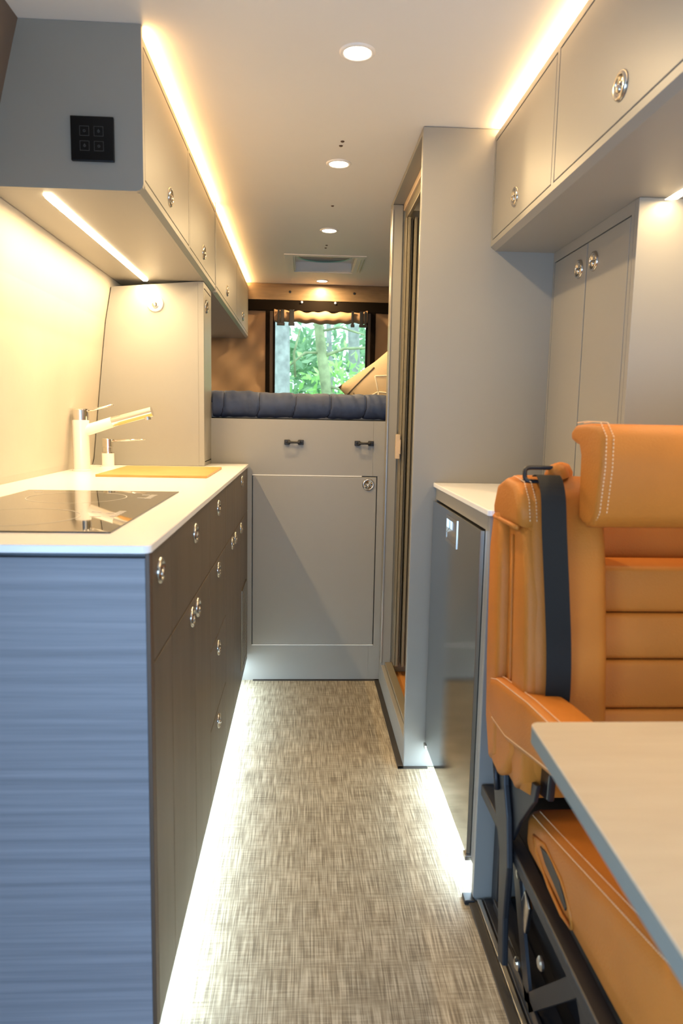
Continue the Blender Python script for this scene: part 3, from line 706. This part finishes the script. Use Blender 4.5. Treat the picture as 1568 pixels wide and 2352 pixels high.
# ---------------------------------------------------------------- seat
st = thing('captain_seat', 'tan orange leather van seat with headrest, armrest and black belt on a black frame', 'seat', (.64, 1.0, 0))
def soft(name, bm, m_, parent, lv=2, bevel=0):
    o = finish(bm, name, m_, parent, smooth=True)
    md = o.modifiers.new('sub', 'SUBSURF'); md.levels = lv; md.render_levels = lv
    return o
def grid_box(bm, x0, x1, y0, y1, z0, z1, r, taper=None):
    """box with support loops for subdivision"""
    def ticks(a, b_): return [a, a+r, (a+b_)/2, b_-r, b_]
    t = bmesh.new(); bmesh.ops.create_cube(t, size=1)
    for v in t.verts: v.co = Vector(((x0+x1)/2+v.co.x*(x1-x0), (y0+y1)/2+v.co.y*(y1-y0), (z0+z1)/2+v.co.z*(z1-z0)))
    bmesh.ops.bevel(t, geom=t.edges[:], offset=r, segments=3, profile=.5, affect='EDGES')
    if taper:
        for v in t.verts: v.co = taper(v.co.copy())
    me = bpy.data.meshes.new('t'); t.to_mesh(me); t.free(); bm.from_mesh(me); bpy.data.meshes.remove(me)
REC = .10   # recline: y grows with z above .40
def lean(y, z): return y+(z-.45)*REC
def T(v): return Vector((v.x, v.y+(v.z-.45)*REC, v.z))
# side bolsters (profile in y-z, extruded in x with round edges)
def bolster(xa, xb, mirror=False):
    prof = [(1.375, .43), (1.372, .60), (1.368, .80), (1.355, .93), (1.32, .985), (1.24, .990), (1.185, .955), (1.165, .88), (1.150, .72), (1.145, .56), (1.165, .44), (1.24, .415), (1.33, .415)]
    bm = bmesh.new(); prism(bm, [(lean(y, z)-.02, z) for y, z in prof], 'x', xa, xb, bev=.022, seg=4); return bm
b1 = finish(bolster(.390, .528), 'bolster', LEATHER, st, smooth=True)
b2 = finish(bolster(.800, .945), 'bolster', LEATHER, st, smooth=True)
def lprism(name, pf, xa, xb, bev, seg=4):
    bm = bmesh.new(); prism(bm, [(lean(y, z)-.02, z) for y, z in pf], 'x', xa, xb, bev=bev, seg=seg); return finish(bm, name, LEATHER, st, smooth=True)
lprism('rear_edge_pad', [(1.300, .45), (1.296, .60), (1.292, .80), (1.295, .925), (1.345, .915), (1.372, .84), (1.380, .62), (1.378, .50), (1.35, .42)], .3715, .410, .014)
lprism('front_edge_pad', [(1.160, .47), (1.150, .60), (1.158, .78), (1.178, .90), (1.232, .915), (1.240, .80), (1.240, .50), (1.215, .43)], .382, .430, .013)
scp = lprism('shoulder_pad', [(1.178, .905), (1.185, .948), (1.215, .978), (1.275, .984), (1.325, .968), (1.352, .925), (1.35, .905), (1.27, .900)], .3730, .470, .013)
box('back_shell', .50, .83, 1.325, 1.375, .42, .965, LEATHER, st, bev=.02, seg=3, M=Matrix(((1, 0, 0, 0), (0, 1, REC, -.45*REC), (0, 0, 1, 0), (0, 0, 0, 1))))
zs = [.40, .475, .572, .662, .747, .832]
for a, c in zip(zs, zs[1:]):
    t_ = bmesh.new(); bmesh.ops.create_cube(t_, size=1)
    for v in t_.verts:
        v.co = Vector((.664+v.co.x*.290, 1.245+v.co.y*.095, (a+c)/2+v.co.z*(c-a-.002)))
    bmesh.ops.bevel(t_, geom=t_.edges[:], offset=.009, segments=4, profile=.5, affect='EDGES')
    for v in t_.verts:
        zz = v.co.z; v.co = T(v.co)
        if v.co.y < 1.27: v.co.y -= .006*math.sin(math.pi*max(0, min(1, (zz-a)/(c-a))))
        v.co.x += (v.co.z-.7)*-.03 if v.co.x < .6 else 0
    me = bpy.data.meshes.new('t'); t_.to_mesh(me); t_.free()
    for p in me.polygons: p.use_smooth = True
    me.transform(Matrix.Translation(-ORG[st.name])); me.materials.append(LEATHER); o = link('backrest_channel', me, st)
# headrest
bm = bmesh.new()
hp = [(1.140, .918), (1.124, .94), (1.114, 1.02), (1.118, 1.066), (1.140, 1.084), (1.19, 1.086), (1.240, 1.083), (1.258, 1.072), (1.256, 1.056), (1.236, 1.050), (1.218, 1.048), (1.208, 1.03), (1.205, .96), (1.20, .922), (1.17, .912)]
prism(bm, hp, 'x', .474, .85, bev=.010, seg=4)
hr = finish(bm, 'headrest', LEATHER, st, smooth=True)
def stitch(parent, pts, n, ln=.0035, r=.0010):
    """row of short stitches along a polyline, one part"""
    pts = [Vector(p) for p in pts]; L = [0]
    for a, c in zip(pts, pts[1:]): L.append(L[-1]+(c-a).length)
    def at(s_):
        for i in range(len(pts)-1):
            if s_ <= L[i+1]+1e-9: return pts[i].lerp(pts[i+1], (s_-L[i])/max(1e-9, L[i+1]-L[i]))
        return pts[-1]
    bm = bmesh.new(); k = int(L[-1]/n)
    for i in range(k):
        a = at(i*n); c = at(min(L[-1], i*n+ln)); 
        if (c-a).length > 1e-4: tube(bm, [a, c], r, 5)
    o = finish(bm, 'stitching', STITCH, parent); return o
hf = [(1.133, .926), (1.117, .945), (1.107, 1.02), (1.110, 1.068), (1.137, 1.091), (1.19, 1.092), (1.240, 1.089)]
for dx, dd_ in ((.480, .0065), (.492, .0075)):
    stitch(hr, [(dx, y+dd_*.9, z-dd_*.35) for y, z in hf], .0062)
# stitching on the shoulder pad
for dx in (.392, .404):
    stitch(scp, [(dx, lean(y, z)-.0215, z+.001) for y, z in [(1.177, .915), (1.184, .950), (1.214, .980), (1.275, .986), (1.322, .970)]], .0062)
bm = bmesh.new(); ribp = [(.3745, lean(y, .905)-.02, .903) for y in (1.19, 1.23, 1.27, 1.31, 1.34)]; tube(bm, ribp, .0045, 8); finish(bm, 'fold_piping', LEATHER, scp, smooth=True)
bm = bmesh.new(); tube(bm, [(.3885, lean(1.262, z)-.02, z) for z in (.46, .6, .75, .88)], .0035, 8); finish(bm, 'side_seam', LEATHER, st, smooth=True)
bm = bmesh.new()
for k in range(4): lathe(bm, [(0, .028), (.012, .026), (.020, .015), (.022, 0)], (.462+.006*k, 1.275+.012*k, .985), (-.3+.2*k, .1*k, 1), 14)
finish(bm, 'gathered_leather', LEATHER, st, smooth=True)
# cushion
bm = bmesh.new()
grid_box(bm, .422, .90, .64, 1.235, .288, .376, .026, taper=lambda v: Vector((v.x, v.y, v.z+max(0, (1.2-v.y))*.21*max(0, min(1, (v.z-.295)/.06)))))
cu = finish(bm, 'seat_cushion', LEATHER, st, smooth=True)
def ctop(y): return .376+max(0, 1.2-y)*.21
for dx, dz in ((.4290, -.0075), (.442, -.0006)):
    stitch(cu, [(dx, y, ctop(y)+dz+.0006) for y in (1.21, 1.1, 1.0, .9, .8, .7)], .0062)
bm = bmesh.new(); prism(bm, [(1.140, .352), (1.10, .362), (1.045, .352), (1.010, .332), (1.015, .322), (1.06, .330), (1.11, .338)], 'x', .4195, .4235, bev=.0015); finish(bm, 'belt_slot', BLACKP, cu)
bm = bmesh.new(); tube(bm, [(.4215, y, z) for y, z in ((1.175, .350), (1.12, .366), (1.04, .358), (.995, .330), (.99, .312), (1.03, .304), (1.09, .310), (1.16, .328))], .0035, 8, closed=True); finish(bm, 'slot_rim', LEATHER, cu, smooth=True)
# armrest
bm = bmesh.new()
prism(bm, [(1.325, .545), (1.335, .572), (1.32, .594), (1.28, .606), (1.10, .634), (.92, .652), (.86, .642), (.85, .612), (.88, .585), (1.05, .550), (1.20, .515), (1.29, .510)], 'x', .366, .446, bev=.014, seg=4)
ar = finish(bm, 'armrest', LEATHER, st, smooth=True)
for dx, dz in ((.3700, -.003), (.384, .0012)):
    stitch(ar, [(dx, y, z+dz) for y, z in ((1.32, .593), (1.28, .606), (1.10, .634), (.93, .651))], .0062)
stitch(ar, [(.3662, y, z) for y, z in ((1.29, .524), (1.20, .528), (1.05, .562), (.9, .594))], .0062)
bm = bmesh.new(); prism(bm, [(1.345, .46), (1.36, .55), (1.22, .56), (1.19, .50), (1.23, .44), (1.27, .415), (1.315, .42)], 'x', .376, .410, bev=.012, seg=4); finish(bm, 'armrest_bracket_cover', LEATHER, st, smooth=True)
# belt and loop
bm = bmesh.new()
bp2 = [(.432, 1.262, .990), (.425, 1.215, .993), (.419, 1.172, .965), (.418, 1.152, .90), (.424, 1.140, .80), (.430, 1.132, .70), (.432, 1.132, .62), (.432, 1.15, .575), (.436, 1.20, .55)]
def ribbon(bm, pts, w_, th):
    pts = [Vector(p) for p in pts]; n = len(pts); Q = []
    # smooth by Catmull-Rom
    S_ = []
    for i in range(n-1):
        p0 = pts[max(0, i-1)]; p1 = pts[i]; p2 = pts[i+1]; p3 = pts[min(n-1, i+2)]
        for k in range(6):
            t = k/6; S_.append(.5*((2*p1)+(p2-p0)*t+(2*p0-5*p1+4*p2-p3)*t*t+(-p0+3*p1-3*p2+p3)*t**3))
    S_.append(pts[-1])
    for i, p in enumerate(S_):
        d = (S_[min(i+1, len(S_)-1)]-S_[max(i-1, 0)]).normalized()
        side = Vector((1, -.12, 0)); side = (side-d*side.dot(d)).normalized(); nn = d.cross(side).normalized()
        Q.append([bm.verts.new(p+side*a*w_/2+nn*b_*th/2) for a, b_ in ((-1, -1), (1, -1), (1, 1), (-1, 1))])
    for a, c in zip(Q, Q[1:]):
        for k in range(4): bm.faces.new((a[k], a[(k+1) % 4], c[(k+1) % 4], c[k]))
    bm.faces.new(Q[0][::-1]); bm.faces.new(Q[-1])
ribbon(bm, bp2, .041, .0018); belt = finish(bm, 'seat_belt', BELT, st)
bm = bmesh.new(); lp = []
for i in range(28):
    a = 2*math.pi*i/28; c_, s_ = math.cos(a), math.sin(a)
    lp.append((.428+.031*math.copysign(abs(c_)**.35, c_), 1.262+.006*s_, .993+.0125*math.copysign(abs(s_)**.6, s_)))
tube(bm, lp, .0042, 10, closed=True); finish(bm, 'belt_loop', BLACK, st, smooth=True)
box('loop_foot', .394, .410, 1.255, 1.275, .970, .984, BLACK, st, bev=.003)
# black frame
fr = box('frame_rail', .402, .432, .45, 1.474, .262, .287, BLACK, st, bev=.003)
box('frame_rail', .80, .83, .45, 1.474, .238, .263, BLACK, st, bev=.003)
box('frame_tray', .433, .799, 1.20, 1.46, .235, .262, BLACK, st, bev=.002)
box('base_plate', .418, .84, .30, 1.470, 0, .014, BLACK, st, bev=.002)
box('floor_track', .432, .47, .30, 1.44, .0142, .035, BLACK, st, bev=.002)
box('leg', .436, .470, 1.43, 1.470, .0142, .2618, BLACK, st, bev=.002)
box('leg', .436, .450, .50, .56, .0142, .2618, BLACK, st, bev=.002)
# side plate with triangular cut-outs
bm = bmesh.new()
def bar(y0, z0, y1, z1, w_, xa=.421, xb=.427):
    d = Vector((y1-y0, z1-z0)).normalized(); n_ = Vector((-d.y, d.x))*w_/2
    prism(bm, [(y0+n_.x, z0+n_.y), (y1+n_.x, z1+n_.y), (y1-n_.x, z1-n_.y), (y0-n_.x, z0-n_.y)], 'x', xa, xb)
bar(1.28, .25, 1.16, .03, .035); bar(1.16, .03, .95, .25, .03); bar(.95, .25, .78, .03, .035); bar(.78, .03, .55, .25, .03); bar(1.30, .03, .45, .03, .03)
finish(bm, 'side_brace', BLACK, st)
box('inner_plate', .50, .506, .50, 1.42, .015, .26, BLACK, st, bev=0)
# recliner bracket and belt anchor
bm = bmesh.new(); prism(bm, [(1.325, .520), (1.30, .505), (1.275, .45), (1.262, .40), (1.235, .35), (1.215, .26), (1.225, .15), (1.215, .06), (1.245, .045), (1.262, .15), (1.272, .26), (1.315, .33), (1.345, .40), (1.348, .49)], 'x', .388, .400, bev=.003, seg=2); finish(bm, 'recliner_bracket', BLACK, st)
bm = bmesh.new(); prism(bm, [(1.275, .44), (1.12, .475), (1.13, .44), (1.20, .36), (1.240, .30), (1.27, .34)], 'x', .401, .409, bev=.002, seg=2); finish(bm, 'hinge_plate', BLACK, st)
bm = bmesh.new(); tube(bm, [(.383, 1.315, .435), (.383, 1.300, .400), (.383, 1.290, .375)], .005, 10); finish(bm, 'bolt_rod', BLACK, st, smooth=True)
bm = bmesh.new()
for yy, zz in ((1.235, .235), (1.22, .06), (1.10, .16), (.9, .12), (.78, .2)):
    b5 = bmesh.new(); lathe(b5, [(0, .008), (.008, .007), (.012, .004), (.012, 0)], (.421, yy, zz), (-1, 0, 0), 14); finish(b5, 'bolt', ALU, st)
bm.free()
bm = bmesh.new(); prism(bm, [(1.19, .215), (1.175, .245), (1.15, .225), (1.165, .165)], 'x', .409, .419, bev=.003); finish(bm, 'adjuster_lever', CHROME, st)
bm = bmesh.new(); prism(bm, [(1.20, .470), (1.15, .510), (1.10, .505), (1.105, .455), (1.16, .44)], 'x', .415, .428, bev=.004); finish(bm, 'belt_buckle', BLACKP, st)

# ---------------------------------------------------------------- table
tb = thing('table', 'light wood-grain table in the right foreground with a grey-green edge', 'table', (.62, .47, 0))
TTZ = .700
TO = grain('table_edge', (.17, .185, .16), (.20, .215, .19), (3, 3, 3), .5)
pts = rounded_poly(.297, .93, .08, .870, .012, 'abcd')
sh = [(x-(.870-y)*.035, y) for x, y in pts]
bm = bmesh.new(); prism(bm, sh, 'z', TTZ-.0025, TTZ, bev=.0008, seg=1); finish(bm, 'top', WOODTOP, tb)
bm = bmesh.new(); prism(bm, sh, 'z', TTZ-.024, TTZ-.0026, bev=.0008, seg=1); finish(bm, 'edge', TO, tb)
bm = bmesh.new(); lathe(bm, [(0, 0), (.10, 0), (.10, .008), (.035, .014), (.028, .02), (.028, .66), (.06, .674), (0, .674)], (.66, .40, .0), (0, 0, 1), 28); finish(bm, 'pedestal', ALU, tb)

# ---------------------------------------------------------------- outside: forest behind the rear window
gd = box('ground', -9, 9, 4.9, 26, -.9, -.85, mat('forest_floor', (.14, .22, .07), .95, var=.3, vscale=2), bev=0, kind='structure')
def tree_trunk(label, pts, radii, m_, branches=()):
    t = thing('tree', label, 'tree', pts[0], 'trees outside the rear window')
    bm = bmesh.new(); tube(bm, pts, radii, 14); finish(bm, 'trunk', m_, t, smooth=True)
    for bpts, br in branches:
        bm = bmesh.new(); tube(bm, bpts, br, 8); finish(bm, 'branch', m_, t, smooth=True)
    return t
tree_trunk('pale grey trunk at the left edge of the rear window', [(-.27, 9, -.9), (-.275, 9, 1.0), (-.28, 9, 2.2), (-.30, 9, 5)], [.12, .10, .092, .07], BARK1)
tree_trunk('mossy leaning trunk in the middle of the rear window', [(.50, 9.5, -.9), (.33, 9.5, 1.2), (.22, 9.5, 1.9), (.16, 9.5, 2.4), (.0, 9.5, 4.5)], [.10, .078, .07, .062, .04], BARK2,
           [([(.22, 9.5, 1.88), (.5, 9.4, 1.98), (.95, 9.3, 2.0)], [.025, .02, .012]), ([(.22, 9.5, 1.93), (.0, 9.4, 1.92), (-.22, 9.3, 1.72)], [.02, .016, .01]),
            ([(.30, 9.5, 1.50), (.5, 9.4, 1.46), (.72, 9.35, 1.15)], [.022, .018, .012]), ([(.18, 9.5, 2.2), (.45, 9.4, 2.25), (.75, 9.3, 2.15)], [.02, .016, .01]),
            ([(-.12, 9.3, 1.6), (-.14, 9.25, 1.9), (-.06, 9.2, 2.2)], [.018, .016, .01])])
tree_trunk('pale bluish trunk at the right of the rear window', [(.90, 11.5, -.9), (.84, 11.5, 1.0), (.76, 11.5, 2.4), (.62, 11.5, 5)], [.12, .10, .09, .07], BARK1)
tree_trunk('thin pale trunk just right of the middle mossy trunk', [(.58, 12.5, -.9), (.50, 12.5, 1.2), (.41, 12.5, 2.4), (.30, 12.5, 5)], [.06, .05, .045, .03], BARK1)
for k, (x, y, lb) in enumerate(((-2.4, 11, 'grey trunk well to the left of the rear window view'), (-1.5, 13.5, 'distant mossy trunk just left of the rear window view'), (2.4, 10.5, 'grey trunk right of the rear window view'), (3.3, 13, 'mossy trunk far right of the rear window view'))):
    tree_trunk(lb, [(x, y, -.9), (x+.1, y, 2), (x, y, 5)], [.16, .13, .1], BARK1 if k % 2 else BARK2)
def foliage(label, n, xr, yr, zr, size, m_, seed):
    rnd = random.Random(seed); verts = []; faces = []
    cl = [(rnd.uniform(*xr), rnd.uniform(*yr), rnd.uniform(*zr), rnd.uniform(.25, .6)) for _ in range(max(6, n//160))]
    for i in range(n):
        c = rnd.choice(cl); p = Vector((rnd.gauss(c[0], c[3]*.6), rnd.gauss(c[1], c[3]*.6), rnd.gauss(c[2], c[3]*.45)))
        a = Vector((rnd.gauss(0, 1), rnd.gauss(0, 1), rnd.gauss(0, 1))).normalized(); b_ = a.orthogonal().normalized(); s_ = rnd.uniform(.6, 1.3)*size
        k = len(verts); verts += [p-a*s_, p+b_*s_*.45, p+a*s_, p-b_*s_*.45]; faces.append((k, k+1, k+2, k+3))
    me = bpy.data.meshes.new('foliage'); me.from_pydata(verts, [], faces); me.materials.append(m_)
    o = link('foliage', me); o['kind'] = 'stuff'; tag(o, label, 'foliage'); return o
foliage('bright green undergrowth leaves between the trunks outside the rear window', 7000, (-3, 3.5), (10, 12.5), (-.6, 2.2), .075, LEAF1, 3)
foliage('deep green forest leaves far behind the trunks outside the rear window', 12000, (-5, 5.5), (13, 17), (-.5, 4.2), .12, LEAF2, 5)
